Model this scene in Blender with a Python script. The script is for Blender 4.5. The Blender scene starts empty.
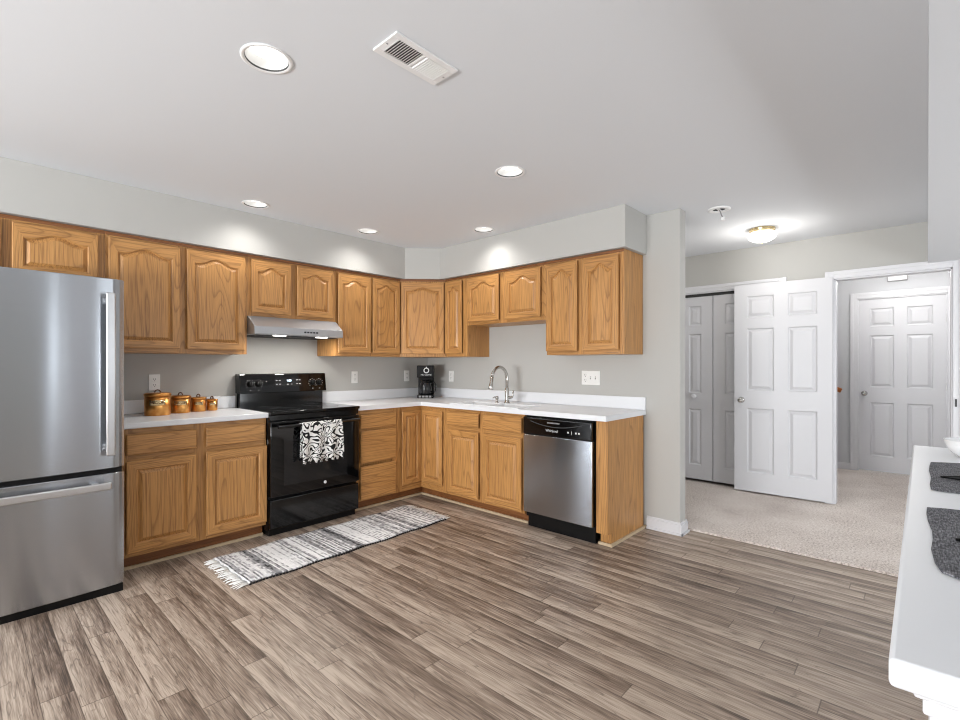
import bpy, bmesh, math, random
from mathutils import Vector, Matrix
random.seed(7)
S = bpy.context.scene
COL = S.collection
R = math.radians

# ------------------------------------------------------------------ camera
cam = bpy.data.cameras.new('camera')
cam.sensor_width = 36.0
cam.lens = 480.7 / 960 * 36
cam.shift_y = 5.12 / 960
cam.clip_start = 0.05
cam_ob = bpy.data.objects.new('camera', cam)
COL.objects.link(cam_ob)
cam_ob.location = (-3.6265, -4.1517, 1.262)
cam_ob.rotation_euler = (R(90), 0, -0.8271)
S.camera = cam_ob

# ------------------------------------------------------------------ world, light, exposure
W = bpy.data.worlds.new('world'); S.world = W
W.use_nodes = True
W.node_tree.nodes['Background'].inputs[0].default_value = (0.75, 0.87, 1.0, 1)
W.node_tree.nodes['Background'].inputs[1].default_value = 1.0
S.view_settings.view_transform = 'Standard'
S.view_settings.look = 'None'
S.view_settings.exposure = 0.0
S.view_settings.gamma = 1.0
S.view_settings.use_curve_mapping = False
S.cycles.filter_width = 1.1

CAN_W = 14.0       # each recessed can
HALL_W = 7.0      # flush hall light
CORR_W = 22.0      # light in the passage behind the hall
WINDOW_W = 58.0   # daylight at the patio door behind the camera
SIDE_W = 28.0      # added fill at the unseen window left of the camera

CEIL_FILL_W = 45.0    # added upward fill for the ceiling, set in the patio door
def area_light(name, loc, rot, sx, sy, watts, col=(1, 1, 1)):
    l = bpy.data.lights.new(name, 'AREA'); l.shape = 'RECTANGLE'
    l.size = sx; l.size_y = sy; l.energy = watts; l.color = col
    o = bpy.data.objects.new(name, l); COL.objects.link(o)
    o.location = loc; o.rotation_euler = rot
    return o
area_light('patio_daylight', (-0.95, -7.05, 1.05), (R(90), 0, 0), 3.1, 1.9, WINDOW_W, (0.93, 0.97, 1.0))
area_light('ceiling_fill', (-0.95, -7.05, 0.55), (R(90 + 48), 0, 0), 3.1, 0.7, CEIL_FILL_W, (0.97, 0.985, 1.0))  # tilted up, added to brighten the ceiling
area_light('side_ceiling_fill', (-7.56, -2.6, 1.05), (R(90 + 42), 0, R(-90)), 2.2, 0.6, 330.0, (0.97, 0.985, 1.0))  # second added upward fill, lights the ceiling from the left
area_light('side_fill', (-7.56, -2.6, 1.5), (R(90), 0, R(-90)), 2.2, 1.1, SIDE_W, (0.95, 0.98, 1.0))  # fill lamp added at the unseen side window

# ------------------------------------------------------------------ material helpers
def lin(r, g, b):
    f = lambda c: (c / 255 / 12.92) if c / 255 <= 0.04045 else ((c / 255 + 0.055) / 1.055) ** 2.4
    return (f(r), f(g), f(b), 1)

class NT:
    def __init__(s, name):
        s.m = bpy.data.materials.new(name); s.m.use_nodes = True
        s.t = s.m.node_tree; s.b = s.t.nodes['Principled BSDF']
    def n(s, typ, **kw):
        nd = s.t.nodes.new(typ)
        for k, v in kw.items():
            if k.startswith('i_'):
                key = k[2:]; key = int(key) if key.isdigit() else key
                nd.inputs[key].default_value = v
            else: setattr(nd, k, v)
        return nd
    def l(s, a, b): s.t.links.new(a, b)
    def math(s, op, a, b=None, c=None):
        nd = s.t.nodes.new('ShaderNodeMath'); nd.operation = op
        for i, v in enumerate((a, b, c)):
            if v is None: continue
            if isinstance(v, (int, float)): nd.inputs[i].default_value = v
            else: s.l(v, nd.inputs[i])
        return nd.outputs[0]
    def ramp(s, fac, stops, interp='LINEAR'):
        nd = s.t.nodes.new('ShaderNodeValToRGB'); e = nd.color_ramp.elements
        nd.color_ramp.interpolation = interp
        while len(e) > 1: e.remove(e[-1])
        e[0].position, e[0].color = stops[0]
        for p, c in stops[1:]:
            q = e.new(p); q.color = c
        s.l(fac, nd.inputs[0]); return nd.outputs[0]
    def mix(s, fac, a, b, blend='MIX'):
        nd = s.t.nodes.new('ShaderNodeMix'); nd.data_type = 'RGBA'; nd.blend_type = blend
        for k, v in ((0, fac), (6, a), (7, b)):
            if isinstance(v, (int, float)): nd.inputs[k].default_value = v
            elif isinstance(v, tuple): nd.inputs[k].default_value = v
            else: s.l(v, nd.inputs[k])
        return nd.outputs[2]
    def bump(s, h, strength, dist=0.01):
        nd = s.n('ShaderNodeBump', i_Strength=strength, i_Distance=dist)
        s.l(h, nd.inputs['Height']); s.l(nd.outputs[0], s.b.inputs['Normal'])

def plain(name, col, rough=0.5, metal=0.0, spec=0.5, bump=None):
    t = NT(name); t.b.inputs['Base Color'].default_value = col
    t.b.inputs['Roughness'].default_value = rough
    t.b.inputs['Metallic'].default_value = metal
    t.b.inputs['Specular IOR Level'].default_value = spec
    if bump:
        co = t.n('ShaderNodeTexCoord'); nz = t.n('ShaderNodeTexNoise', i_Scale=bump[0], i_Detail=3.0)
        t.l(co.outputs['Object'], nz.inputs['Vector']); t.bump(nz.outputs['Fac'], bump[1], bump[2])
    return t.m

def emit(name, col, strength, base=(0.8, 0.8, 0.8, 1)):
    t = NT(name); t.b.inputs['Base Color'].default_value = base
    t.b.inputs['Emission Color'].default_value = col
    t.b.inputs['Emission Strength'].default_value = strength
    return t.m

def oak(name, axis, light, mid, dark):
    """oak with growth-ring figure; axis = index of the grain direction"""
    t = NT(name)
    co = t.n('ShaderNodeTexCoord'); oi = t.n('ShaderNodeObjectInfo')
    off = t.n('ShaderNodeVectorMath', operation='SCALE'); off.inputs[0].default_value = (37.0, 51.0, 23.0)
    t.l(oi.outputs['Random'], off.inputs['Scale'])
    add = t.n('ShaderNodeVectorMath', operation='ADD')
    t.l(co.outputs['Object'], add.inputs[0]); t.l(off.outputs[0], add.inputs[1])
    def stretched(sc, along, detail, dist=0.0, rough=0.5):
        v = [sc, sc, sc]; v[axis] = along
        mp = t.n('ShaderNodeMapping'); mp.inputs['Scale'].default_value = v
        t.l(add.outputs[0], mp.inputs['Vector'])
        nz = t.n('ShaderNodeTexNoise', i_Scale=1.0, i_Detail=detail, i_Distortion=dist, i_Roughness=rough)
        t.l(mp.outputs[0], nz.inputs['Vector']); return nz.outputs['Fac']
    fig = stretched(5.0, 0.42, 1.0, 0.08)
    rings = t.math('FRACT', t.math('MULTIPLY', fig, 26.0))
    ring = t.ramp(rings, [(0.0, (0, 0, 0, 1)), (0.18, (0.75, 0.75, 0.75, 1)), (0.6, (1, 1, 1, 1)), (0.93, (0.8, 0.8, 0.8, 1)), (1.0, (0, 0, 0, 1))])
    pores = stretched(230, 5.0, 2.0)
    pore = t.ramp(pores, [(0.36, (0, 0, 0, 1)), (0.52, (1, 1, 1, 1))])
    broad = stretched(7, 0.5, 2.0)
    c = t.mix(broad, light, mid)
    c = t.mix(t.math('MULTIPLY', t.math('SUBTRACT', 1.0, ring), 0.46), c, dark)
    c = t.mix(t.math('MULTIPLY', t.math('SUBTRACT', 1.0, pore), 0.42), c, dark)
    t.l(c, t.b.inputs['Base Color'])
    t.b.inputs['Roughness'].default_value = 0.38
    t.bump(pore, 0.12, 0.002)
    return t.m
OAK = (lin(208, 156, 95), lin(184, 131, 72), lin(100, 60, 28))
M = {}
M['oak_v'] = oak('oak_upright', 2, *OAK)
M['oak_h'] = oak('oak_level', 0, *OAK)
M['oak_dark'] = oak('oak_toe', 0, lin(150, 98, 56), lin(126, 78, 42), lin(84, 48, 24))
M['shoe'] = plain('shoe_mould', lin(196, 176, 146), 0.5)
M['wall'] = plain('wall_paint', lin(186, 185, 181), 0.75, bump=(180, 0.05, 0.002))
M['wall_corridor'] = plain('passage_paint', lin(198, 199, 202), 0.75, bump=(180, 0.05, 0.002))
M['ceiling'] = plain('ceiling_paint', lin(224, 227, 231), 0.9, bump=(140, 0.06, 0.002))
M['trim'] = plain('trim_paint', lin(218, 218, 221), 0.35)
M['door'] = plain('door_paint', lin(210, 210, 213), 0.4)
M['laminate'] = plain('white_laminate', lin(230, 232, 235), 0.3, bump=(60, 0.02, 0.001))
M['peninsula_top'] = plain('peninsula_white', lin(222, 224, 227), 0.35)
M['porcelain'] = plain('porcelain', lin(238, 239, 240), 0.12)
M['plate'] = plain('outlet_plastic', lin(238, 238, 235), 0.35)
M['slot'] = plain('slot_dark', lin(50, 50, 50), 0.6)
M['black'] = plain('black_enamel', lin(7, 7, 8), 0.11, bump=(90, 0.015, 0.001))
M['blackglass'] = plain('black_glass', lin(8, 8, 9), 0.04)
M['windowglass'] = plain('oven_window_glass', lin(30, 30, 31), 0.06)
M['blackmatte'] = plain('black_plastic', lin(11, 11, 12), 0.4, 0.0, 0.25)
M['darkgrey'] = plain('fridge_side', lin(70, 72, 74), 0.5)
M['grill'] = plain('vent_dark', lin(45, 46, 48), 0.7)
M['nickel'] = plain('brushed_nickel', lin(190, 188, 184), 0.22, 1.0)
M['chrome'] = plain('chrome', lin(215, 216, 218), 0.1, 1.0)
M['brass'] = plain('brass', lin(226, 204, 158), 0.25, 1.0)
M['satin'] = plain('satin_handle', lin(215, 216, 218), 0.33, 1.0)
M['white_mark'] = plain('white_print', lin(225, 225, 225), 0.5)
M['grey_mark'] = plain('grey_print', lin(150, 150, 150), 0.5)
M['grey_lens'] = plain('burner_ring', lin(70, 70, 72), 0.2)
M['ceramic'] = plain('white_ceramic', lin(240, 240, 240), 0.15)
M['rail'] = oak('handrail_wood', 1, lin(196, 120, 52), lin(176, 98, 38), lin(110, 54, 18))
M['can_lens'] = emit('can_lens', (1, 0.98, 0.95, 1), 4.0)
M['can_trim'] = plain('can_trim', lin(240, 240, 240), 0.4)
M['can_baffle'] = plain('can_baffle', lin(205, 205, 203), 0.6)
M['hall_glass'] = emit('hall_glass', (1, 0.95, 0.86, 1), 1.2)
M['hood_lens'] = emit('hood_lens', (1, 0.97, 0.92, 1), 3.0)
M['digits'] = emit('clock_digits', (0.65, 0.85, 1, 1), 3.0)

def steel(name, col, rough, aniso, rot):
    t = NT(name)
    co = t.n('ShaderNodeTexCoord')
    mp = t.n('ShaderNodeMapping'); mp.inputs['Scale'].default_value = (6, 6, 900)
    t.l(co.outputs['Object'], mp.inputs['Vector'])
    nz = t.n('ShaderNodeTexNoise', i_Scale=1.0, i_Detail=3.0); t.l(mp.outputs[0], nz.inputs['Vector'])
    t.l(t.ramp(nz.outputs['Fac'], [(0.3, tuple(c * 0.94 for c in col[:3]) + (1,)), (0.7, col)]), t.b.inputs['Base Color'])
    t.b.inputs['Metallic'].default_value = 1.0
    t.b.inputs['Roughness'].default_value = rough
    t.b.inputs['Anisotropic'].default_value = aniso
    t.b.inputs['Anisotropic Rotation'].default_value = rot
    tg = t.n('ShaderNodeTangent'); tg.direction_type = 'RADIAL'; tg.axis = 'Z'
    t.l(tg.outputs[0], t.b.inputs['Tangent'])
    return t.m
M['steel'] = steel('brushed_steel', lin(184, 188, 193), 0.19, 1.0, 0.25)
M['steel_hood'] = steel('hood_steel', lin(186, 189, 193), 0.42, 0.3, 0.0)
M['steel_hood'].node_tree.nodes['Principled BSDF'].inputs['Metallic'].default_value = 0.85

def copper():
    t = NT('copper')
    co = t.n('ShaderNodeTexCoord'); nz = t.n('ShaderNodeTexNoise', i_Scale=22.0, i_Detail=3.0)
    t.l(co.outputs['Object'], nz.inputs['Vector'])
    t.l(t.ramp(nz.outputs['Fac'], [(0.3, lin(205, 134, 66)), (0.7, lin(240, 182, 108))]), t.b.inputs['Base Color'])
    t.b.inputs['Metallic'].default_value = 1.0; t.b.inputs['Roughness'].default_value = 0.32
    return t.m
M['copper'] = copper()
M['copper_dark'] = plain('aged_copper', lin(92, 56, 34), 0.4, 0.7)

def planks():
    t = NT('vinyl_planks')
    g = t.n('ShaderNodeNewGeometry'); sp = t.n('ShaderNodeSeparateXYZ'); t.l(g.outputs['Position'], sp.inputs[0])
    x, y = sp.outputs[0], sp.outputs[1]
    xs = t.math('DIVIDE', t.math('ADD', x, 10.0185), 0.1)
    row = t.math('FLOOR', xs); fx = t.math('FRACT', xs)
    wn = t.n('ShaderNodeTexWhiteNoise', noise_dimensions='1D'); t.l(row, wn.inputs['W'])
    ys = t.math('ADD', t.math('DIVIDE', y, 1.22), t.math('MULTIPLY', wn.outputs['Value'], 7.31))
    pid = t.math('FLOOR', ys); fy = t.math('FRACT', ys)
    cv = t.n('ShaderNodeCombineXYZ'); t.l(row, cv.inputs[0]); t.l(pid, cv.inputs[1])
    w2 = t.n('ShaderNodeTexWhiteNoise', noise_dimensions='3D'); t.l(cv.outputs[0], w2.inputs['Vector'])
    rnd = w2.outputs['Value']
    # grain, shifted per plank
    def grain(sx, sy, detail, dist):
        c = t.n('ShaderNodeCombineXYZ')
        t.l(t.math('MULTIPLY', x, sx), c.inputs[0]); t.l(t.math('MULTIPLY', y, sy), c.inputs[1]); t.l(t.math('MULTIPLY', rnd, 40.0), c.inputs[2])
        nz = t.n('ShaderNodeTexNoise', i_Scale=1.0, i_Detail=detail, i_Distortion=dist, i_Roughness=0.6); t.l(c.outputs[0], nz.inputs['Vector'])
        return nz.outputs['Fac']
    g1 = grain(26, 2.2, 4.0, 0.9); g2 = grain(150, 6.0, 3.0, 0.3); g3 = grain(14, 1.3, 2.0, 0.7)
    streak = t.math('FRACT', t.math('MULTIPLY', g3, 9.0))
    st = t.ramp(streak, [(0.0, (0, 0, 0, 1)), (0.10, (1, 1, 1, 1)), (0.92, (1, 1, 1, 1)), (1.0, (0, 0, 0, 1))])
    g4 = grain(260, 7.0, 2.0, 0.0)
    edge = t.math('MULTIPLY', t.math('SUBTRACT', fx, 0.5), 0.14)
    v = t.math('ADD', t.math('MULTIPLY', g1, 0.50), t.math('ADD', t.math('MULTIPLY', t.math('ADD', g2, g4), 0.36), t.math('MULTIPLY', rnd, 0.15)))
    v = t.math('SUBTRACT', t.math('SUBTRACT', v, edge), 0.075)
    base = t.ramp(v, [(0.40, lin(76, 62, 52)), (0.52, lin(119, 102, 89)), (0.62, lin(152, 135, 120)), (0.76, lin(190, 174, 158))])
    base = t.mix(t.math('MULTIPLY', t.math('SUBTRACT', 1.0, st), 0.45), base, lin(66, 54, 45))
    e1 = t.math('LESS_THAN', t.math('MINIMUM', fx, t.math('SUBTRACT', 1.0, fx)), 0.016)
    e2 = t.math('LESS_THAN', t.math('MINIMUM', fy, t.math('SUBTRACT', 1.0, fy)), 0.0018)
    e = t.math('MAXIMUM', e1, e2)
    base = t.mix(t.math('MULTIPLY', e, 0.6), base, lin(66, 52, 42))
    t.l(base, t.b.inputs['Base Color'])
    t.l(t.math('ADD', 0.36, t.math('MULTIPLY', g2, 0.16)), t.b.inputs['Roughness'])
    t.bump(t.math('SUBTRACT', t.math('MULTIPLY', g2, 0.5), e), 0.12, 0.002)
    return t.m
M['planks'] = planks()

def carpet():
    t = NT('carpet')
    co = t.n('ShaderNodeTexCoord')
    a = t.n('ShaderNodeTexNoise', i_Scale=75.0, i_Detail=4.0, i_Roughness=0.75); t.l(co.outputs['Object'], a.inputs['Vector'])
    b = t.n('ShaderNodeTexNoise', i_Scale=3.0, i_Detail=4.0, i_Distortion=0.0); t.l(co.outputs['Object'], b.inputs['Vector'])
    v = t.math('ADD', t.math('MULTIPLY', a.outputs['Fac'], 0.88), t.math('MULTIPLY', b.outputs['Fac'], 0.22), )
    t.l(t.ramp(v, [(0.40, lin(172, 158, 148)), (0.53, lin(224, 212, 203)), (0.66, lin(246, 238, 231))]), t.b.inputs['Base Color'])
    t.b.inputs['Roughness'].default_value = 0.95; t.b.inputs['Specular IOR Level'].default_value = 0.1
    t.bump(a.outputs['Fac'], 0.9, 0.012)
    return t.m
M['carpet'] = carpet()

def rugmat():
    t = NT('rag_rug')
    co = t.n('ShaderNodeTexCoord'); sp = t.n('ShaderNodeSeparateXYZ'); t.l(co.outputs['Object'], sp.inputs[0])
    x, y = sp.outputs[0], sp.outputs[1]
    wob = t.n('ShaderNodeTexNoise', i_Scale=9.0, i_Detail=2.0); t.l(co.outputs['Object'], wob.inputs['Vector'])
    xx = t.math('ADD', x, t.math('MULTIPLY', t.math('SUBTRACT', wob.outputs['Fac'], 0.5), 0.012))
    n1 = t.n('ShaderNodeTexNoise', noise_dimensions='1D', i_Scale=7.0, i_Detail=1.0)
    t.l(xx, n1.inputs['W'])
    thin = t.n('ShaderNodeTexWhiteNoise', noise_dimensions='1D'); t.l(t.math('FLOOR', t.math('DIVIDE', xx, 0.0105)), thin.inputs['W'])
    cell = t.n('ShaderNodeTexWhiteNoise', noise_dimensions='2D'); cv = t.n('ShaderNodeCombineXYZ')
    t.l(t.math('FLOOR', t.math('DIVIDE', xx, 0.0105)), cv.inputs[0]); t.l(t.math('FLOOR', t.math('DIVIDE', y, 0.028)), cv.inputs[1]); t.l(cv.outputs[0], cell.inputs['Vector'])
    v = t.math('ADD', t.math('MULTIPLY', n1.outputs['Fac'], 0.75), t.math('ADD', t.math('MULTIPLY', thin.outputs['Value'], 0.34), t.math('MULTIPLY', cell.outputs['Value'], 0.20)))
    t.l(t.ramp(v, [(0.36, lin(52, 52, 54)), (0.46, lin(128, 128, 130)), (0.58, lin(170, 170, 172)), (0.68, lin(226, 226, 226)), (0.85, lin(240, 240, 240))]), t.b.inputs['Base Color'])
    t.b.inputs['Roughness'].default_value = 0.95
    wv = t.math('SINE', t.math('MULTIPLY', x, 600.0))
    t.bump(t.math('ADD', wv, t.math('MULTIPLY', cell.outputs['Value'], 1.5)), 0.35, 0.004)
    return t.m
M['rug'] = rugmat()
M['fringe'] = plain('rug_fringe', lin(232, 231, 228), 0.95)
M['rug_edge'] = plain('rug_selvedge_shade', lin(48, 46, 46), 0.95)  # dark colour holds the shadow along the rug edge as well as the selvedge

def towelmat():
    t = NT('printed_towel')
    co = t.n('ShaderNodeTexCoord')
    a = t.n('ShaderNodeTexNoise', i_Scale=11.0, i_Detail=0.5, i_Distortion=1.2); t.l(co.outputs['Object'], a.inputs['Vector'])
    v = t.math('ABSOLUTE', t.math('SINE', t.math('MULTIPLY', a.outputs['Fac'], 24.0)))
    t.l(t.ramp(v, [(0.60, lin(14, 14, 15)), (0.66, lin(236, 235, 232))]), t.b.inputs['Base Color'])
    t.b.inputs['Roughness'].default_value = 0.9
    return t.m
M['towel'] = towelmat()

def matmat():
    t = NT('woven_placemat')
    co = t.n('ShaderNodeTexCoord')
    mp = t.n('ShaderNodeMapping'); mp.inputs['Scale'].default_value = (420, 60, 60); t.l(co.outputs['Object'], mp.inputs['Vector'])
    a = t.n('ShaderNodeTexNoise', i_Scale=1.0, i_Detail=3.0); t.l(mp.outputs[0], a.inputs['Vector'])
    mp2 = t.n('ShaderNodeMapping'); mp2.inputs['Scale'].default_value = (60, 420, 60); t.l(co.outputs['Object'], mp2.inputs['Vector'])
    b = t.n('ShaderNodeTexNoise', i_Scale=1.0, i_Detail=3.0); t.l(mp2.outputs[0], b.inputs['Vector'])
    v = t.math('MULTIPLY', t.math('ADD', a.outputs['Fac'], b.outputs['Fac']), 0.5)
    t.l(t.ramp(v, [(0.36, lin(44, 44, 47)), (0.5, lin(92, 92, 96)), (0.64, lin(148, 148, 152))]), t.b.inputs['Base Color'])
    t.b.inputs['Roughness'].default_value = 0.95
    t.bump(v, 0.6, 0.003)
    return t.m
M['placemat'] = matmat()

# ------------------------------------------------------------------ mesh helpers
class MB:
    def __init__(s): s.bm = bmesh.new(); s.mi = 0
    def box(s, x0, x1, y0, y1, z0, z1, bev=0.0, seg=2):
        r = bmesh.ops.create_cube(s.bm, size=1.0)
        v = r['verts']
        for p in v:
            p.co = Vector(((x0 + x1) / 2 + p.co.x * abs(x1 - x0), (y0 + y1) / 2 + p.co.y * abs(y1 - y0), (z0 + z1) / 2 + p.co.z * abs(z1 - z0)))
        fs = set(f for p in v for f in p.link_faces)
        for f in fs: f.material_index = s.mi
        if bev > 0:
            es = list(set(e for p in v for e in p.link_edges))
            rb = bmesh.ops.bevel(s.bm, geom=es, offset=bev, segments=seg, profile=0.5, affect='EDGES')
            for f in rb['faces']: f.material_index = s.mi; f.smooth = True
        return s
    def ring_faces(s, rings, close_start=True, close_end=True, smooth=True, loop=True):
        vs = [[s.bm.verts.new(p) for p in r] for r in rings]
        n = len(vs[0])
        for a, b in zip(vs[:-1], vs[1:]):
            for i in range(n if loop else n - 1):
                j = (i + 1) % n
                try:
                    f = s.bm.faces.new((a[i], a[j], b[j], b[i])); f.smooth = smooth; f.material_index = s.mi
                except ValueError: pass
        for flag, r, rev in ((close_start, vs[0], True), (close_end, vs[-1], False)):
            if flag:
                try:
                    f = s.bm.faces.new(list(reversed(r)) if rev else r); f.material_index = s.mi
                except ValueError: pass
        return vs
    def lathe(s, prof, c=(0, 0, 0), axis='z', seg=32, caps=True):
        """prof = [(radius, height)...]"""
        rings = []
        for r, h in prof:
            ring = []
            for i in range(seg):
                a = 2 * math.pi * i / seg
                u, v = r * math.cos(a), r * math.sin(a)
                p = {'z': (u, v, h), 'y': (u, h, -v), 'x': (h, u, v), '-z': (u, -v, -h), '-y': (u, -h, v), '-x': (-h, u, -v)}[axis]
                ring.append(Vector(c) + Vector(p))
            rings.append(ring)
        s.ring_faces(rings, caps, caps)
        return s
    def tube(s, pts, r, seg=12, caps=True):
        pts = [Vector(p) for p in pts]; n = len(pts)
        rs = r if isinstance(r, (list, tuple)) else [r] * n
        tang = [(pts[min(i + 1, n - 1)] - pts[max(i - 1, 0)]).normalized() for i in range(n)]
        up = Vector((0, 0, 1)) if abs(tang[0].z) < 0.9 else Vector((1, 0, 0))
        nrm = (up - tang[0] * up.dot(tang[0])).normalized()
        rings = []
        for i in range(n):
            nrm = (nrm - tang[i] * nrm.dot(tang[i])).normalized()
            bi = tang[i].cross(nrm)
            rings.append([pts[i] + (nrm * math.cos(2 * math.pi * k / seg) + bi * math.sin(2 * math.pi * k / seg)) * rs[i] for k in range(seg)])
        s.ring_faces(rings, caps, caps)
        return s
    def prism(s, poly, z0, z1, axis='z', smooth=False):
        """polygon in the two remaining axes, extruded along axis"""
        def P(a, b, h): return {'z': (a, b, h), 'x': (h, a, b), 'y': (a, h, b)}[axis]
        s.ring_faces([[P(a, b, z0) for a, b in poly], [P(a, b, z1) for a, b in poly]], smooth=smooth)
        return s
    def build(s, name, mats, parent=None, off=None, loc=None, rot=None, bevel=None):
        bm = s.bm
        bmesh.ops.recalc_face_normals(bm, faces=bm.faces)
        o_ = Vector(off) if off is not None else Vector((0, 0, 0))
        for v in bm.verts: v.co -= o_
        me = bpy.data.meshes.new(name); bm.to_mesh(me); bm.free()
        for m in (mats if isinstance(mats, (list, tuple)) else [mats]): me.materials.append(M[m])
        o = bpy.data.objects.new(name, me); COL.objects.link(o)
        if parent is not None: o.parent = parent
        if loc is not None: o.location = loc
        elif off is not None and parent is None: o.location = off
        if rot is not None: o.rotation_euler = rot
        if bevel:
            b = o.modifiers.new('edge', 'BEVEL'); b.width = bevel; b.segments = 2; b.limit_method = 'ANGLE'; b.angle_limit = R(40)
        return o

def tag(o, label=None, cat=None, group=None, kind=None):
    if label: o['label'] = label
    if cat: o['category'] = cat
    if group: o['group'] = group
    if kind: o['kind'] = kind
    return o
def thing(name, label, cat, loc=(0, 0, 0), rz=0.0, group=None):
    o = bpy.data.objects.new(name, None); COL.objects.link(o)
    o.empty_display_size = 0.05
    o.location = loc; o.rotation_euler = (0, 0, rz)
    return tag(o, label, cat, group)
def struct(name, mb, mats, bevel=None):
    return tag(mb.build(name, mats, bevel=bevel), kind='structure')
def text(name, body, size, mat, parent, loc, rot, depth=0.0006):
    cu = bpy.data.curves.new(name, 'FONT'); cu.body = body; cu.size = size; cu.extrude = depth
    cu.align_x = 'CENTER'; cu.align_y = 'CENTER'; cu.resolution_u = 3
    tmp = bpy.data.objects.new('tmp', cu); COL.objects.link(tmp)
    bpy.context.view_layer.update()
    me = bpy.data.meshes.new_from_object(tmp.evaluated_get(bpy.context.evaluated_depsgraph_get()))
    bpy.data.objects.remove(tmp); bpy.data.curves.remove(cu)
    me.name = name; me.materials.clear(); me.materials.append(M[mat])
    o = bpy.data.objects.new(name, me); COL.objects.link(o)
    o.parent = parent; o.location = loc; o.rotation_euler = rot
    return o
FACE_Y = (R(90), 0, 0)      # lettering that reads from the -y side

# ------------------------------------------------------------------ room shell
ZC = 2.427
XF = 1.70          # far hall wall
XP = 3.60          # end wall of the passage
struct('floor', MB().box(-7.7, 3.8, -7.1, 0.12, -0.1, 0.0), 'planks')
CANS = [('large bright recessed ceiling light nearest the ceiling vent', -2.829, -2.317),
        ('recessed ceiling light above the wide wall cabinet near the refrigerator', -2.164, -0.600),
        ('recessed ceiling light over the range side soffit by the corner', -1.203, -0.600),
        ('recessed ceiling light close to the soffit above the sink', -0.560, -1.374),
        ('recessed ceiling light alone in the middle of the ceiling', -1.370, -2.322),
        ('recessed ceiling light behind the camera', -1.37, -5.6),
        ('recessed ceiling light behind the camera', -4.60, -2.6)]
ce = struct('ceiling', MB().box(-7.7, 3.8, -7.1, 0.12, ZC, ZC + 0.1), 'ceiling')
cut = MB()
for _, x_, y_ in CANS: cut.lathe([(0.084, -0.05), (0.084, 0.055)], (x_, y_, ZC), seg=40)
cut = cut.build('cutter', 'ceiling')
bo = ce.modifiers.new('holes', 'BOOLEAN'); bo.operation = 'DIFFERENCE'; bo.object = cut; bo.solver = 'EXACT'
bpy.context.view_layer.update()
me_ = bpy.data.meshes.new_from_object(ce.evaluated_get(bpy.context.evaluated_depsgraph_get()))
ce.modifiers.clear(); ce.data = me_
bpy.data.objects.remove(cut)
struct('wall_back', MB().box(-7.7, 3.8, 0.0, 0.12, 0, ZC), 'wall')
struct('wall_right', MB().box(0.0, 0.108, -2.832, 0.0, 0, ZC), 'wall', bevel=0.004)
w = MB().box(XF, XF + 0.11, -1.80, 0.0, 0, ZC).box(XF, XF + 0.11, -3.14, -1.80, 2.03, ZC)
w.box(XF, XF + 0.11, -3.57, -3.14, 0, ZC).box(XF, XF + 0.11, -4.33, -3.57, 2.035, ZC).box(XF, XF + 0.11, -7.0, -4.33, 0, ZC)
struct('wall_hall', w, 'wall')
w = MB().box(2.40, 2.46, -3.26, 0.0, 0, ZC).box(XF + 0.11, 2.40, -3.26, -3.20, 0, ZC)
struct('wall_closet', w, 'wall_corridor')
w = MB().box(XP, XP + 0.1, -3.585, 0.0, 0, ZC).box(XP, XP + 0.1, -4.356, -3.585, 2.045, ZC).box(XP, XP + 0.1, -7.0, -4.356, 0, ZC)
struct('wall_passage', w, 'wall_corridor')
struct('wall_passage_side', MB().box(XF + 0.11, XP, -4.72, -4.62, 0, ZC), 'wall_corridor')
w = MB().box(-7.7, -2.6, -7.1, -7.0, 0, ZC).box(-2.6, 0.7, -7.1, -7.0, 2.06, ZC).box(0.7, 3.8, -7.1, -7.0, 0, ZC)
struct('wall_front', w, 'wall')
w = MB().box(-7.7, -7.6, -7.0, -3.8, 0, ZC).box(-7.7, -7.6, -3.8, -1.4, 0, 0.8).box(-7.7, -7.6, -3.8, -1.4, 2.1, ZC).box(-7.7, -7.6, -1.4, 0.0, 0, ZC)
struct('wall_left', w, 'wall')
# frames of the two openings: patio door behind, window beside the camera added for light
f = MB()
for a, b in ((-2.6, -2.575), (-0.98, -0.92), (0.63, 0.7)): f.box(a, b, -7.04, -7.0, 0, 2.06)
f.box(-2.6, 0.7, -7.04, -7.0, 1.99, 2.06).box(-2.6, 0.7, -7.04, -7.0, 0, 0.08)
struct('window_1', f, 'trim')
# vertical blind over part of the patio door
f = MB()
for a, b in ((-2.545, -2.47), (-2.33, -2.18), (-2.15, -1.45)): f.box(a, b, -6.985, -6.975, 0.05, 2.1)
f.box(-2.62, 0.72, -6.995, -6.94, 2.1, 2.17)
struct('trim_8', f, 'trim')
f = MB()
for a, b in ((-3.8, -3.74), (-2.63, -2.57), (-1.46, -1.4)): f.box(-7.68, -7.62, a, b, 0.8, 2.1)
f.box(-7.68, -7.62, -3.8, -1.4, 0.8, 0.86).box(-7.68, -7.62, -3.8, -1.4, 2.04, 2.1)
struct('side_fill_window', f, 'trim')
# soffit above the wall cabinets, with its angled corner
SD, SF, SE, SZ = 0.365, 0.612, -2.574, 2.120
poly = [(-7.6, -SD), (-SF, -SD), (-SD, -SF), (-SD, SE), (-0.001, SE), (-0.001, -0.001), (-7.6, -0.001)]
struct('wall_soffit', MB().prism(poly, SZ, ZC - 0.001), 'wall')
# dropped bulkhead above the peninsula
struct('wall_bulkhead', MB().prism([(-3.0, -4.86), (XF - 0.001, -4.86), (XF - 0.001, -4.186), (-3.0, -4.158)], 2.085, ZC - 0.001), 'ceiling')
# carpet of the hall and passage
struct('floor_carpet', MB().box(0.165, XP + 0.1, -7.0, -0.001, 0.0, 0.014), 'carpet')
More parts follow.
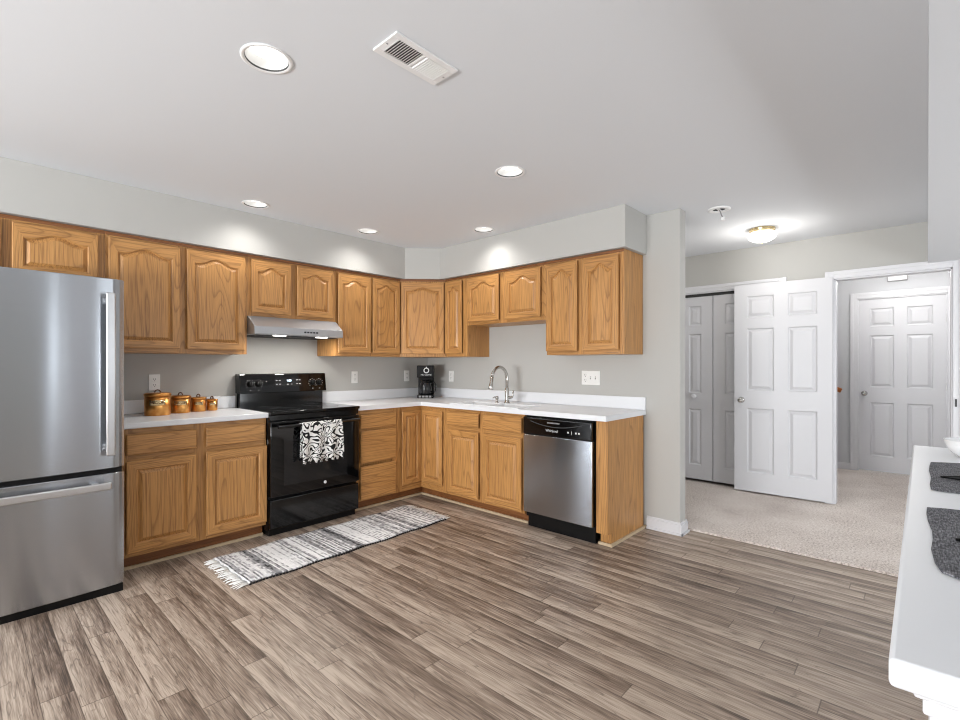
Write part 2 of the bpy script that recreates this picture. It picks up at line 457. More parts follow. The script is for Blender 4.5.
# baseboards
def base_prof(t=0.014, h=0.095): return [(0, 0), (t, 0), (t, h - 0.02), (t * 0.55, h - 0.006), (0.003, h), (0, h)]
b = MB()
b.box(-0.014, 0.0, -2.832, -2.58, 0, 0.078).box(-0.009, 0.0, -2.832, -2.58, 0.078, 0.095)
b.box(-0.014, 0.122, -2.846, -2.832, 0, 0.078).box(-0.009, 0.117, -2.841, -2.832, 0.078, 0.095)
b.box(0.108, 0.122, -2.832, -0.01, 0, 0.078).box(0.108, 0.117, -2.832, -0.01, 0.078, 0.095)
b.box(-0.024, 0.0, -2.856, -2.58, 0, 0.016).box(-0.024, 0.132, -2.856, -2.846, 0, 0.016)
struct('baseboard_right', b, 'trim', bevel=0.002)
b = MB().box(XP - 0.014, XP, -3.52, -0.01, 0.014, 0.075).box(XP - 0.009, XP, -3.52, -0.01, 0.075, 0.09)
struct('baseboard_passage', b, 'trim')
# shoe moulding at the toe kicks
b = MB().box(-2.955, -2.09, -0.552, -0.538, 0, 0.018)
struct('trim_1', b, 'shoe')
b = MB().box(-1.326, -0.538, -0.552, -0.538, 0, 0.018).box(-0.552, -0.538, -1.84, -0.552, 0, 0.018)
struct('trim_2', b, 'shoe')
b = MB().box(-0.552, 0.0, -2.574, -2.560, 0, 0.02).box(-0.566, -0.552, -2.574, -2.47, 0, 0.02)
struct('trim_3', b, 'shoe')

# casings: flat boards with a raised outer band
def casing(name, x, y0, y1, z0, z1, side=-1, wd=0.066, jamb=0.11, right=True):
    """cased opening in a wall of constant x; y0>y1 are the jamb faces, side -1 faces -x"""
    c = MB()
    def board(ya, yb, za, zb, band):
        t1, t2 = 0.012, 0.019
        c.box(x - t1, x, ya, yb, za, zb)
        c.box(x - t2, x - t1, *band)
    board(y0, y0 + wd, z0, z1 + wd, (y0 + wd - 0.03, y0 + wd, z0, z1 + wd))
    if right: board(y1 - wd, y1, z0, z1 + wd, (y1 - wd, y1 - wd + 0.03, z0, z1 + wd))
    board(y1, y0, z1, z1 + wd, (y1, y0, z1 + wd - 0.03, z1 + wd))
    # jamb lining
    c.box(x, x + jamb, y0 - 0.012, y0, z0, z1).box(x, x + jamb, y1, y1 + 0.012, z0, z1).box(x, x + jamb, y1, y0, z1 - 0.012, z1)
    return struct(name, c, 'trim', bevel=0.002)
casing('trim_4', XF, -3.57, -4.33, 0.014, 2.035)
casing('trim_5', XF, -1.80, -3.14, 0.014, 2.03)
casing('trim_6', XP, -3.585, -4.356, 0.014, 2.045)
struct('track_shadow', MB().box(XF + 0.02, XF + 0.06, -3.128, -1.812, 1.99, 2.018), 'slot')  # dark bar standing in for the track shadow above the bifold leaves

# ------------------------------------------------------------------ panelled doors
def panel_door_mesh(w, h, t, panels):
    """local: x 0..w, front at y=0 (facing -y), back at y=t, z 0..h"""
    m = MB(); bm = m.bm
    xs = sorted(set([0, w] + [p[0] for p in panels] + [p[1] for p in panels]))
    zs = sorted(set([0, h] + [p[2] for p in panels] + [p[3] for p in panels]))
    def loop(x0, x1, z0, z1, y): return [bm.verts.new((x0, y, z0)), bm.verts.new((x1, y, z0)), bm.verts.new((x1, y, z1)), bm.verts.new((x0, y, z1))]
    for i in range(len(xs) - 1):
        for k in range(len(zs) - 1):
            x0, x1, z0, z1 = xs[i], xs[i + 1], zs[k], zs[k + 1]
            inp = any(p[0] <= x0 + 1e-6 and p[1] >= x1 - 1e-6 and p[2] <= z0 + 1e-6 and p[3] >= z1 - 1e-6 for p in panels)
            if not inp: bm.faces.new(loop(x0, x1, z0, z1, 0))
    for (x0, x1, z0, z1) in panels:
        prev = loop(x0, x1, z0, z1, 0)
        for ins, d in ((0.010, 0.011), (0.017, 0.011), (0.042, 0.002)):
            cur = loop(x0 + ins, x1 - ins, z0 + ins, z1 - ins, d)
            for a in range(4):
                bm.faces.new((prev[a], prev[(a + 1) % 4], cur[(a + 1) % 4], cur[a]))
            prev = cur
        bm.faces.new(prev)
    # edges and back
    bk = loop(0, w, 0, h, t); fr = loop(0, w, 0, h, 0)
    bm.faces.new(bk)
    for a in range(4): bm.faces.new((fr[a], fr[(a + 1) % 4], bk[(a + 1) % 4], bk[a]))
    bmesh.ops.remove_doubles(bm, verts=bm.verts, dist=1e-5)
    return m
def six_panels(w, h):
    st = 0.112; pw = (w - 3 * st) / 2
    out = []
    for x0 in (st, 2 * st + pw):
        for a, b in ((0.115, 0.325), (0.43, 1.035), (1.21, 1.835)):
            out.append((x0, x0 + pw, h - b, h - a))
    return out
def knob(parent, loc, mat, axis='-y', name='door_knob', rose=0.03):
    k = MB().lathe([(0.0, 0), (rose, 0), (rose, 0.004), (rose * 0.55, 0.010), (0.010, 0.014), (0.010, 0.032), (0.020, 0.040), (0.026, 0.050), (0.024, 0.060), (0.012, 0.066), (0.0, 0.067)], axis=axis, seg=24)
    return k.build(name, mat, parent, loc=loc)
def hinge(parent, x, z): return MB().box(x - 0.006, x + 0.006, -0.004, 0.012, z, z + 0.09).build('hinge', 'nickel', parent)

# open leaf, folded back against the far hall wall; local x runs from the hinge (-3.57) towards the closet
ang = math.atan2(-2.775 + 3.566, 1.622 - 1.672)
root = thing('door_1', 'white six panel door swung wide open in front of the closet', 'door', (1.660, -3.566, 0.03), 0)
root['kind'] = 'structure'
Wd = 0.79
# local x along +y (rotate +90deg flips front), so mirror: use rotation so that front faces -x
root.location = (1.612, -2.775, 0.03); root.rotation_euler = (0, 0, math.atan2(-3.566 + 2.775, 1.660 - 1.612))
panel_door_mesh(Wd, 2.02, 0.035, six_panels(Wd, 2.02)).build('door_leaf', 'door', root, bevel=0.0015)
knob(root, (0.062, 0, 0.89), 'nickel')
# closet bifold leaves
def bifold(n, ytop, label, with_knob, w_=0.352):
    r = thing('door_%d' % n, label, 'door', (XF + 0.028, ytop, 0.045), R(-90)); r['kind'] = 'structure'
    h_ = 1.95; mg = 0.112 * w_ / 0.352
    p = [(mg, w_ - mg, h_ - b, h_ - a) for a, b in ((0.10, 0.31), (0.40, 1.03), (1.20, 1.80))]
    panel_door_mesh(w_, h_, 0.03, p).build('door_leaf', 'door', r, bevel=0.001)
    if with_knob: knob(r, (w_ * 0.5 - 0.0, 0, 0.885), 'trim', rose=0.016)
bifold(2, -2.183, 'white folding closet door panel with a small white knob, next to the kitchen wall end', True)
bifold(3, -2.543, 'white folding closet door panel half hidden behind the open six panel door', False)
bifold(4, -1.823, 'white folding closet door panel at the far end of the closet', False)
bifold(5, -2.903, 'white folding closet door panel wholly behind the open door', False, 0.224)
# entry door at the end of the passage
r = thing('door_6', 'closed white six panel door at the end of the passage', 'door', (XP + 0.02, -3.59, 0.03), R(-90)); r['kind'] = 'structure'
panel_door_mesh(0.761, 2.008, 0.04, six_panels(0.761, 2.008)).build('door_leaf', 'door', r, bevel=0.0015)
knob(r, (0.06, 0, 0.90), 'nickel')
for z in (0.2, 0.95, 1.7): hinge(r, 0.758, z)
# hinge leaf seen on the near casing
# door chime on the end wall of the passage
r = thing('door_chime', 'white box chime mounted high above the passage door', 'chime', (XP, -3.945, 2.222))
MB().box(-0.04, -0.001, -0.082, 0.082, 0, 0.10, 0.004).build('chime_cover', 'trim', r)
MB().box(-0.03, -0.001, -0.088, 0.088, -0.006, 0.106).build('chime_back', 'grey_mark', r)
# wooden handrail on the passage wall and the bottom of the stair
r = thing('stair_handrail', 'short end of a brown wooden handrail on the passage wall', 'handrail', (XP, -3.44, 0.94))
MB().tube([(-0.07, 0.0, 0.015), (-0.07, 0.12, 0.07), (-0.07, 1.2, 0.85)], 0.027, 14).build('rail', 'rail', r)
MB().tube([(-0.07, 0.30, 0.17), (-0.035, 0.30, 0.13), (-0.0, 0.30, 0.13)], 0.008, 10).build('bracket', 'brass', r)
m = MB()
for k in range(5): m.box(-0.9, -0.02, 0.26 * k, 0.26 * (k + 1) + 0.03, 0.0, 0.18 * (k + 1))
r = thing('stair', 'white bottom step of a stair half hidden behind the open door', 'stair', (XP, -3.375, 0.014))
m.build('steps', 'trim', r)

# ------------------------------------------------------------------ cabinets
def arch_fn(u, rise):
    u = abs(u)
    return rise * 0.5 * (1 + math.cos(math.pi * min(u / 0.82, 1.0)))
def cab_door(parent, x0, x1, z0, z1, y, rise=0.0, fw=0.052, t=0.019, name='door'):
    """raised-panel door; front faces -y; y = back plane of the door"""
    w, h = x1 - x0, z1 - z0
    NS = 20 if rise else 1
    yf = y - t
    def loop(ins, yy, arch):
        top_in = ins
        pts = []
        xs = [ins + (w - 2 * ins) * i / NS for i in range(NS + 1)]
        bot = [(x, ins) for x in xs]
        if arch:
            top = [(x, h - ins - rise + arch_fn((x - w / 2) / (w / 2 - ins), rise)) for x in xs]
        else:
            top = [(x, h - ins) for x in xs]
        pts = bot + top[::-1]
        return [(x0 + a, yy, z0 + b) for a, b in pts]
    m = MB(); bm = m.bm
    rings = [loop(0.014, y, False), loop(0, yf + 0.009, False), loop(0, yf + 0.004, False), loop(0.004, yf, False), loop(fw - 0.006, yf, rise > 0), loop(fw, yf + 0.006, rise > 0), loop(fw, yf + 0.013, rise > 0)]
    vs = [[bm.verts.new(p) for p in r_] for r_ in rings]
    n = len(vs[0])
    for q, (a, b) in enumerate(zip(vs[:-1], vs[1:])):
        for i in range(n):
            j = (i + 1) % n
            f = bm.faces.new((a[i], a[j], b[j], b[i]))
            horizontal = i < NS or (NS + 1 <= i < 2 * NS + 1)
            f.material_index = 1 if horizontal else 0
            f.smooth = q in (5,)
    bm.faces.new(vs[0])
    d = m.build(name, ['oak_v', 'oak_h'], parent)
    p = MB(); bm = p.bm
    rings = [loop(fw - 0.001, yf + 0.0125, rise > 0), loop(fw + 0.004, yf + 0.0125, rise > 0), loop(fw + 0.024, yf + 0.001, rise > 0)]
    vs = [[bm.verts.new(q) for q in r_] for r_ in rings]
    for a, b in zip(vs[:-1], vs[1:]):
        for i in range(n):
            j = (i + 1) % n; bm.faces.new((a[i], a[j], b[j], b[i]))
    c = vs[-1]
    for i in range(NS):
        bm.faces.new((c[i], c[i + 1], c[n - 2 - i], c[n - 1 - i]))
    p.build('raised_panel', 'oak_v', d)
    return d
def drawer_front(parent, x0, x1, z0, z1, y, t=0.019):
    def lp(i, yy): return [(x0 + i, yy, z0 + i), (x1 - i, yy, z0 + i), (x1 - i, yy, z1 - i), (x0 + i, yy, z1 - i)]
    m = MB(); m.ring_faces([lp(0.014, y), lp(0, y - t + 0.009), lp(0, y - t + 0.005), lp(0.005, y - t)], smooth=False)
    m.build('drawer', 'oak_h', parent)

UD = 0.319
def frame_slab(parent, w, y0, y1, z0, z1, stiles):
    """face frame as boards: rails level, stiles upright"""
    f = MB(); f.mi = 0
    for a, b in stiles: f.box(a, b, y0, y1, z0, z1)
    f.mi = 1
    for (a, b), (c, d) in zip(stiles[:-1], stiles[1:]):
        f.box(b, c, y0, y1, z1 - 0.04, z1).box(b, c, y0, y1, z0, z0 + 0.034)
    f.build('face_frame', ['oak_v', 'oak_h'], parent)
def upper(label, loc, rz, w, z0, z1, doors, rise):
    r = thing('wall_cabinet', label, 'cabinet', (loc[0], loc[1], z0), rz, 'oak wall cabinets')
    h = z1 - z0
    # box with an open front, closed by the frame and doors
    MB().box(0.001, w - 0.001, -UD + 0.019, -0.002, 0.0, h).build('body', 'oak_v', r)
    st = [(0.0005, doors[0][0] + 0.012)]
    for a, b in zip(doors[:-1], doors[1:]): st.append((a[1] - 0.012, b[0] + 0.012))
    st.append((doors[-1][1] - 0.012, w - 0.0005))
    frame_slab(r, w, -UD, -UD + 0.019, 0.0, h, st)
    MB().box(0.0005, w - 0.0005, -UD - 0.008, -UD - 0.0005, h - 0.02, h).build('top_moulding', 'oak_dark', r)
    for a, b, c, d in doors: cab_door(r, a, b, c - z0, d - z0, -UD - 0.010, rise)
    return r
T0, T1, UT = 1.345, 2.117, 2.08     # underside, top, door top of the wall cabinets
DB = 1.375
upper('oak wall cabinet above the refrigerator, two low arched doors', (-3.90, 0), 0, 0.908, 1.76, T1, [(0.03, 0.44, 1.785, UT), (0.483, 0.872, 1.785, UT)], 0.035)
upper('wide two door oak wall cabinet between refrigerator and range hood', (-2.992, 0), 0, 0.876, T0, T1, [(0.016, 0.417, DB, UT), (0.459, 0.853, DB, UT)], 0.042)
upper('short two door oak wall cabinet directly over the range hood', (-2.115, 0), 0, 0.757, 1.645, T1, [(0.025, 0.342, 1.67, UT), (0.393, 0.724, 1.67, UT)], 0.04)
upper('narrow two door oak wall cabinet between range hood and angled corner cabinet', (-1.357, 0), 0, 0.713, T0, T1, [(0.015, 0.358, DB, UT), (0.379, 0.696, DB, UT)], 0.04)
upper('slim single door oak wall cabinet between corner cabinet and the low pair over the sink', (0, -0.642), R(-90), 0.304, T0, T1, [(0.018, 0.25, DB, UT)], 0.045)
upper('short two door oak wall cabinet over the sink', (0, -0.947), R(-90), 0.914, 1.64, T1, [(0.019, 0.412, 1.668, UT), (0.482, 0.866, 1.668, UT)], 0.05)
upper('tall two door oak wall cabinet above the dishwasher at the open wall end', (0, -1.862), R(-90), 0.684, T0, T1, [(0.008, 0.303, DB, UT), (0.35, 0.649, DB, UT)], 0.05)
# angled corner cabinet
r = thing('corner_wall_cabinet', 'angled single door oak wall cabinet across the room corner', 'cabinet', (-0.481, -0.481, T0), R(-45), 'oak wall cabinets')
q = lambda x, y: ((x + 0.481) * math.cos(R(45)) - (y + 0.481) * math.sin(R(45)), (x + 0.481) * math.sin(R(45)) + (y + 0.481) * math.cos(R(45)))
poly = [q(-0.002, -0.002), q(-0.642, -0.002), q(-0.642, -0.319), q(-0.319, -0.640), q(-0.002, -0.640)]
MB().prism(poly, 0, T1 - T0).build('body', 'oak_v', r)
cab_door(r, -0.212, 0.212, DB - T0, UT - T0, -0.005, 0.035)
MB().box(-0.226, 0.226, -0.008, -0.001, T1 - T0 - 0.02, T1 - T0).build('top_moulding', 'oak_dark', r)
# thin crown strip under the soffit
# base cabinets
BD = 0.600; BZ = 0.876
def base(label, loc, rz, w, drawers, doors, open_end=None):
    r = thing('base_cabinet', label, 'cabinet', (loc[0], loc[1], 0), rz, 'oak base cabinets')
    MB().box(0.001, w - 0.001, -BD + 0.019, -0.022, 0.09, BZ - 0.002).build('body', 'oak_v', r)
    cols = sorted(set([(a, b) for a, b, c, d in drawers] + [(a, b) for a, b, c, d in doors]))
    merged = []
    for a, b in cols:
        if merged and a < merged[-1][1]: merged[-1] = (min(a, merged[-1][0]), max(b, merged[-1][1]))
        else: merged.append((a, b))
    st = [(0.0005, merged[0][0] + 0.012)]
    for a, b in zip(merged[:-1], merged[1:]): st.append((a[1] - 0.012, b[0] + 0.012))
    st.append((merged[-1][1] - 0.012, w - 0.0005))
    f = MB()
    for a, b in st: f.box(a, b, -BD, -BD + 0.019, 0.09, BZ - 0.002)
    f.mi = 1
    for (a, b), (c, d) in zip(st[:-1], st[1:]):
        f.box(b, c, -BD, -BD + 0.019, 0.82, BZ - 0.002).box(b, c, -BD, -BD + 0.019, 0.09, 0.135).box(b, c, -BD, -BD + 0.019, 0.665, 0.73)
    f.build('face_frame', ['oak_v', 'oak_h'], r)
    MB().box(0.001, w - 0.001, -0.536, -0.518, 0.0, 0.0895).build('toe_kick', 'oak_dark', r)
    for a, b, c, d in drawers: drawer_front(r, a, b, c, d, -BD - 0.010)
    for a, b, c, d in doors: cab_door(r, a, b, c, d, -BD - 0.010, 0.0, fw=0.058)
    return r
base('two door oak base cabinet with two drawers between refrigerator and range', (-2.960, 0), 0, 0.870,
     [(0.022, 0.404, 0.715, 0.838), (0.461, 0.852, 0.715, 0.838)], [(0.022, 0.404, 0.118, 0.677), (0.461, 0.866, 0.118, 0.677)])
base('three drawer oak base cabinet beside the range', (-1.328, 0), 0, 0.430,
     [(0.031, 0.404, 0.714, 0.835), (0.031, 0.404, 0.417, 0.694), (0.031, 0.404, 0.105, 0.392)], [])
base('oak sink base cabinet with two false drawer fronts beside the dishwasher', (0, -0.945), R(-90), 0.902,
     [(0.041, 0.426, 0.724, 0.846), (0.479, 0.887, 0.724, 0.846)], [(0.041, 0.426, 0.118, 0.686), (0.479, 0.887, 0.110, 0.686)])
# inside-corner base cabinet with folding door
r = thing('corner_base_cabinet', 'inside corner oak base cabinet with two narrow folding door leaves', 'cabinet', (-0.6, -0.6, 0), 0, 'oak base cabinets')
m = MB().prism([(-0.297, 0.019), (0.019, 0.019), (0.019, -0.344), (0.578, -0.344), (0.578, 0.578), (-0.297, 0.578)], 0.09, BZ - 0.002)
m.build('body', 'oak_v', r)
m = MB().box(-0.2975, -0.236, 0.0, 0.019, 0.09, BZ - 0.002).box(0.0, 0.019, -0.3445, -0.302, 0.09, BZ - 0.002)
m.mi = 1; m.box(-0.236, 0.019, 0.0, 0.019, 0.09, 0.158).box(-0.236, 0.019, 0.0, 0.019, 0.826, BZ - 0.002)
m.box(0.0, 0.019, -0.302, 0.0, 0.09, 0.158).box(0.0, 0.019, -0.302, 0.0, 0.826, BZ - 0.002)
m.build('face_frame', ['oak_v', 'oak_h'], r)
m = MB().box(-0.297, 0.066, 0.064, 0.08, 0, 0.0895).box(0.064, 0.08, -0.344, 0.064, 0, 0.0895)
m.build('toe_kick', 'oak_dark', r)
cab_door(r, -0.248, -0.022, 0.150, 0.835, -0.003, 0.0, fw=0.05)
d = cab_door(r, 0.022, 0.312, 0.150, 0.835, -0.003, 0.0, fw=0.05)
d.rotation_euler = (0, 0, R(-90))
# end panel and filler beside the dishwasher
r = thing('cabinet_end_panel', 'tall oak end panel closing the run right beside the dishwasher', 'panel', (0, -2.474, 0), R(-90), 'oak base cabinets')
MB().box(0.0, 0.0835, -BD, -BD + 0.03, 0.09, BZ - 0.002).build('filler', 'oak_v', r)
MB().prism([(-BD + 0.002, 0.09), (-BD + 0.002, BZ - 0.002), (-0.022, BZ - 0.002), (-0.022, 0.0), (-0.545, 0.0), (-0.545, 0.09)], 0.066, 0.085, axis='x').build('side_panel', 'oak_v', r)
MB().box(0.004, 0.066, -0.545, -0.53, 0.0, 0.089).build('toe_kick', 'oak_v', r)

# ------------------------------------------------------------------ countertops
CT, CB, CD = 0.914, 0.8765, 0.643
r = thing('countertop', 'short white countertop holding the copper canisters', 'countertop', (-2.525, 0, CB), 0)
MB().box(-0.44, 0.4375, -CD, -0.003, 0.0, CT - CB, 0.006).build('slab', 'laminate', r)
r = thing('backsplash', 'short white backsplash strip behind the copper canisters', 'backsplash', (-2.525, 0, CT), 0)
MB().box(-0.44, 0.4375, -0.022, -0.001, 0.0005, 0.098, 0.004).build('strip', 'laminate', r)
r = thing('countertop', 'long L-shaped white countertop with the sink and coffee maker', 'countertop', (-0.3, -1.4, CB), 0)
ox, oy = 0.3, 1.4
SX0, SX1, SY0, SY1 = -0.585, -0.305, -1.76, -1.02      # sink hole
m = MB()
m.box(-1.329 + ox, -CD + ox, -CD + oy, -0.003 + oy, 0, CT - CB)
m.box(-CD + ox, -0.003 + ox, SY1 + oy, -0.003 + oy, 0, CT - CB)
m.box(-CD + ox, SX0 + ox, SY0 + oy, SY1 + oy, 0, CT - CB)
m.box(SX1 + ox, -0.003 + ox, SY0 + oy, SY1 + oy, 0, CT - CB)
m.box(-CD + ox, -0.003 + ox, -2.571 + oy, SY0 + oy, 0, CT - CB)
bmesh.ops.remove_doubles(m.bm, verts=m.bm.verts, dist=1e-5)
m.build('slab', 'laminate', r)
r = thing('backsplash', 'long white backsplash strip turning the corner behind sink and coffee maker', 'backsplash', (-0.3, -1.4, CT), 0)
m = MB().box(-1.329 + ox, -0.001 + ox, -0.022 + oy, -0.001 + oy, 0.0005, 0.098, 0.003)
m.box(-0.022 + ox, -0.001 + ox, -2.571 + oy, -0.022 + oy, 0.0005, 0.098, 0.003)
m.build('strip', 'laminate', r)
# sink
r = thing('kitchen_sink', 'white drop-in double sink set in the long countertop', 'sink', (-0.445, -1.39, CT), 0)
m = MB()
x0, x1, y0, y1 = -0.139, 0.139, -0.368, 0.368
for a in ((x0 - 0.022, x0 + 0.008, y0 - 0.022, y1 + 0.022), (x1 - 0.008, x1 + 0.022, y0 - 0.022, y1 + 0.022), (x0 + 0.008, x1 - 0.008, y0 - 0.022, y0 + 0.008), (x0 + 0.008, x1 - 0.008, y1 - 0.008, y1 + 0.022), (x0 + 0.008, x1 - 0.008, -0.012, 0.012)):
    m.box(*a, 0.0005, 0.006)
m.build('rim', 'porcelain', r)
m = MB()
for a in ((x0, x0 + 0.008, y0, y1), (x1 - 0.008, x1, y0, y1), (x0, x1, y0, y0 + 0.008), (x0, x1, y1 - 0.008, y1), (x0, x1, -0.01, 0.01)): m.box(*a, -0.036, 0.0)
m.box(x0, x1, y0, y1, -0.0365, -0.0345)
m.build('basin', 'porcelain', r)
for s_ in (-0.18, 0.18): MB().lathe([(0, 0), (0.04, 0), (0.04, 0.002), (0.02, 0.0005), (0, 0.0005)], (0.0, s_, -0.0345)).build('drain', 'chrome', r)
# faucet
FX, FY = -0.235, -1.367
r = thing('kitchen_faucet', 'brushed nickel gooseneck pull-down faucet behind the sink', 'faucet', (FX, FY, CT), 0)
MB().lathe([(0, 0), (0.03, 0), (0.03, 0.006), (0.022, 0.012), (0.0205, 0.05), (0.0215, 0.056), (0.0205, 0.062), (0.019, 0.135), (0.014, 0.145), (0, 0.147)]).build('base', 'nickel', r)
pts = [(0, 0, 0.14), (0, 0, 0.22)]
for k in range(1, 13):
    a = math.pi * k / 12 * 0.93
    pts.append((-0.105 + 0.105 * math.cos(a), 0.0, 0.22 + 0.11 * math.sin(a)))
last = pts[-1]
MB().tube(pts, 0.0145, 14).build('spout', 'nickel', r)
MB().tube([(last[0], 0, last[2]), (last[0] - 0.008, 0, last[2] - 0.05), (last[0] - 0.014, 0, last[2] - 0.075), (last[0] - 0.017, 0, last[2] - 0.105), (last[0] - 0.018, 0, last[2] - 0.112)], [0.0135, 0.0155, 0.018, 0.024, 0.02], 16).build('spray_head', 'nickel', r)
MB().tube([(0, -0.015, 0.055), (0, -0.045, 0.055), (0, -0.06, 0.058), (0, -0.068, 0.075), (0, -0.072, 0.12)], [0.013, 0.012, 0.010, 0.007, 0.008], 12).build('lever', 'nickel', r)
r = thing('soap_dispenser', 'small nickel soap dispenser pump on the counter beside the faucet', 'soap dispenser', (FX - 0.025, FY + 0.10, CT), 0)
MB().lathe([(0, 0), (0.022, 0), (0.022, 0.005), (0.012, 0.01), (0.011, 0.035), (0.016, 0.038), (0.017, 0.055), (0.010, 0.062), (0, 0.063)]).build('pump', 'nickel', r)
MB().tube([(0, 0, 0.05), (-0.03, 0, 0.056), (-0.055, 0, 0.048)], 0.0055, 10).build('nozzle', 'nickel', r)

# ------------------------------------------------------------------ refrigerator
FXL, FXR, FYF = -3.83, -2.992, -0.88
cx = (FXL + FXR) / 2
r = thing('refrigerator', 'stainless steel bottom freezer refrigerator at the end of the cabinets', 'refrigerator', (cx, -0.45, 0), 0)
hw = (FXR - FXL) / 2
MB().box(-hw + 0.004, hw - 0.004, -0.36, 0.41, 0.03, 1.725, 0.006).build('body', 'darkgrey', r)
def fr_door(name, z0, z1):
    N = 24; pts = []
    for i in range(N + 1):
        u = -1 + 2 * i / N
        pts.append((u * hw, -0.430 + 0.016 * u * u + 0.02 * max(0, abs(u) - 0.96) / 0.04))
    pts += [(hw, -0.362), (-hw, -0.362)]
    m = MB()
    rings = []
    for z, ins in ((z0, 0.004), (z0 + 0.004, 0.0), (z1 - 0.004, 0.0), (z1, 0.004)):
        rings.append([(x * (1 - ins / hw), y + (ins if k <= N else 0), z) for k, (x, y) in enumerate(pts)])
    m.ring_faces(rings, smooth=False)
    for f in m.bm.faces:
        if abs(f.normal.z) < 0.5: f.smooth = True
    return m.build(name, 'steel', r)
d1 = fr_door('door', 0.694, 1.738); d2 = fr_door('freezer_drawer', 0.045, 0.668)
for o in (d1, d2):
    e = o.modifiers.new('split', 'EDGE_SPLIT'); e.split_angle = R(35)
# handles
h = MB().box(0.324, 0.364, -0.494, -0.482, 0.775, 1.652, 0.006, 3)
h.build('door_handle', 'satin', d1)
for z in (0.80, 1.60): MB().box(0.334, 0.360, -0.481, -0.41, z, z + 0.03, 0.003).build('handle_mount', 'satin', d1)
h = MB().box(-0.345, 0.347, -0.498, -0.480, 0.594, 0.632, 0.006, 3)
h.build('drawer_handle', 'satin', d2)
for x in (-0.29, 0.27): MB().box(x, x + 0.03, -0.481, -0.41, 0.601, 0.625, 0.003).build('handle_mount', 'satin', d2)
MB().box(-hw + 0.01, hw - 0.01, -0.398, -0.36, 0.662, 0.70).build('door_gasket', 'blackmatte', r)
MB().box(-hw + 0.006, hw - 0.006, -0.405, -0.30, 0.0, 0.044).build('toe_grille', 'blackmatte', r)

# ------------------------------------------------------------------ range
RX0, RX1 = -2.084, -1.334
cx = (RX0 + RX1) / 2; hw = (RX1 - RX0) / 2
r = thing('electric_range', 'black freestanding electric range with glass oven door', 'stove', (cx, -0.35, 0), 0)
MB().box(-hw, hw, -0.265, 0.31, 0.04, 0.893, 0.003).build('body', 'black', r)
ct = MB().box(-hw - 0.002, hw + 0.002, -0.318, 0.27, 0.895, 0.919, 0.006, 3).build('cooktop', 'blackglass', r)
for x, y, rad in ((-0.19, -0.13, 0.115), (0.19, -0.13, 0.085), (-0.19, 0.12, 0.085), (0.19, 0.12, 0.105)):
    MB().lathe([(rad - 0.003, 0), (rad - 0.003, 0.0006), (rad, 0.0006), (rad, 0)], (x, y, 0.919), caps=False, seg=40).build('burner_ring', 'grey_lens', ct)
MB().box(-hw, hw, -0.300, -0.264, 0.852, 0.894, 0.004).build('vent_trim', 'black', r)
od = MB().box(-hw + 0.002, hw - 0.002, -0.312, -0.266, 0.290, 0.846, 0.006, 3).build('oven_door', 'blackglass', r)
MB().box(-hw + 0.10, hw - 0.115, -0.3128, -0.311, 0.365, 0.715).build('door_window', 'windowglass', od)
m = MB().tube([(-hw + 0.035, -0.362, 0.812), (hw - 0.035, -0.362, 0.812)], 0.0125, 14)
m.tube([(-hw + 0.06, -0.31, 0.812), (-hw + 0.06, -0.362, 0.812)], 0.010, 10).tube([(hw - 0.06, -0.31, 0.812), (hw - 0.06, -0.362, 0.812)], 0.010, 10)
m.build('oven_handle', 'black', od)
MB().lathe([(0, 0), (0.012, 0), (0.012, 0.002), (0.010, 0.003), (0, 0.003)], (0.06, -0.312, 0.335), axis='-y', seg=24).build('badge', 'white_mark', od)
MB().box(-hw + 0.002, hw - 0.002, -0.306, -0.266, 0.055, 0.270, 0.006, 3).build('storage_drawer', 'black', r)
MB().box(-hw + 0.01, hw - 0.01, -0.262, 0.25, 0.0, 0.04).build('foot_base', 'blackmatte', r)
# backguard
MB().box(-hw + 0.008, hw - 0.008, 0.275, 0.338, 0.90, 1.04, 0.003).build('backguard', 'black', r)
m = MB().prism([(0.230, 1.03), (0.335, 1.03), (0.335, 1.19), (0.262, 1.19), (0.252, 1.185)], -hw - 0.004, hw + 0.004, axis='x')
cp = m.build('control_panel', 'blackglass', r, bevel=0.004)
tilt = math.atan2(0.022, 0.155)
def on_panel(z): return 0.230 + 0.022 * (z - 1.03) / 0.155
for x in (-0.298, -0.232, 0.246, 0.312):
    z = 1.105
    k = MB().lathe([(0, 0), (0.024, 0), (0.024, 0.006), (0.019, 0.010), (0.018, 0.024), (0.015, 0.027), (0, 0.027)], axis='-y', seg=24)
    k.box(-0.004, 0.004, -0.032, -0.02, -0.018, 0.018, 0.001)
    kk = k.build('control_knob', 'blackmatte', cp, loc=(x, on_panel(z), z), rot=(-tilt, 0, 0))
for x in (-0.298, -0.232, 0.246, 0.312):
    m = MB()
    for a in range(-4, 5):
        t = R(90 + a * 33); z = 1.105 + 0.034 * math.sin(t); xx = x + 0.034 * math.cos(t)
        m.box(xx - 0.0022, xx + 0.0022, on_panel(z) - 0.0012, on_panel(z) + 0.003, z - 0.0022, z + 0.0022)
    m.build('dial_mark', 'white_mark', cp)
    MB().box(x - 0.005, x + 0.005, on_panel(1.055) - 0.0012, on_panel(1.055) + 0.003, 1.053, 1.057).build('burner_symbol', 'white_mark', cp)
MB().box(-0.168, -0.162, on_panel(1.125) - 0.0012, on_panel(1.125) + 0.003, 1.122, 1.128).build('indicator_light', 'white_mark', cp)
dp = MB().box(-0.10, 0.145, -0.0015, 0.004, -0.036, 0.036).build('display', 'windowglass', cp, loc=(0, on_panel(1.115), 1.115), rot=(-tilt, 0, 0))
text('clock', '1:00', 0.026, 'digits', dp, (0.03, -0.002, 0.013), FACE_Y)
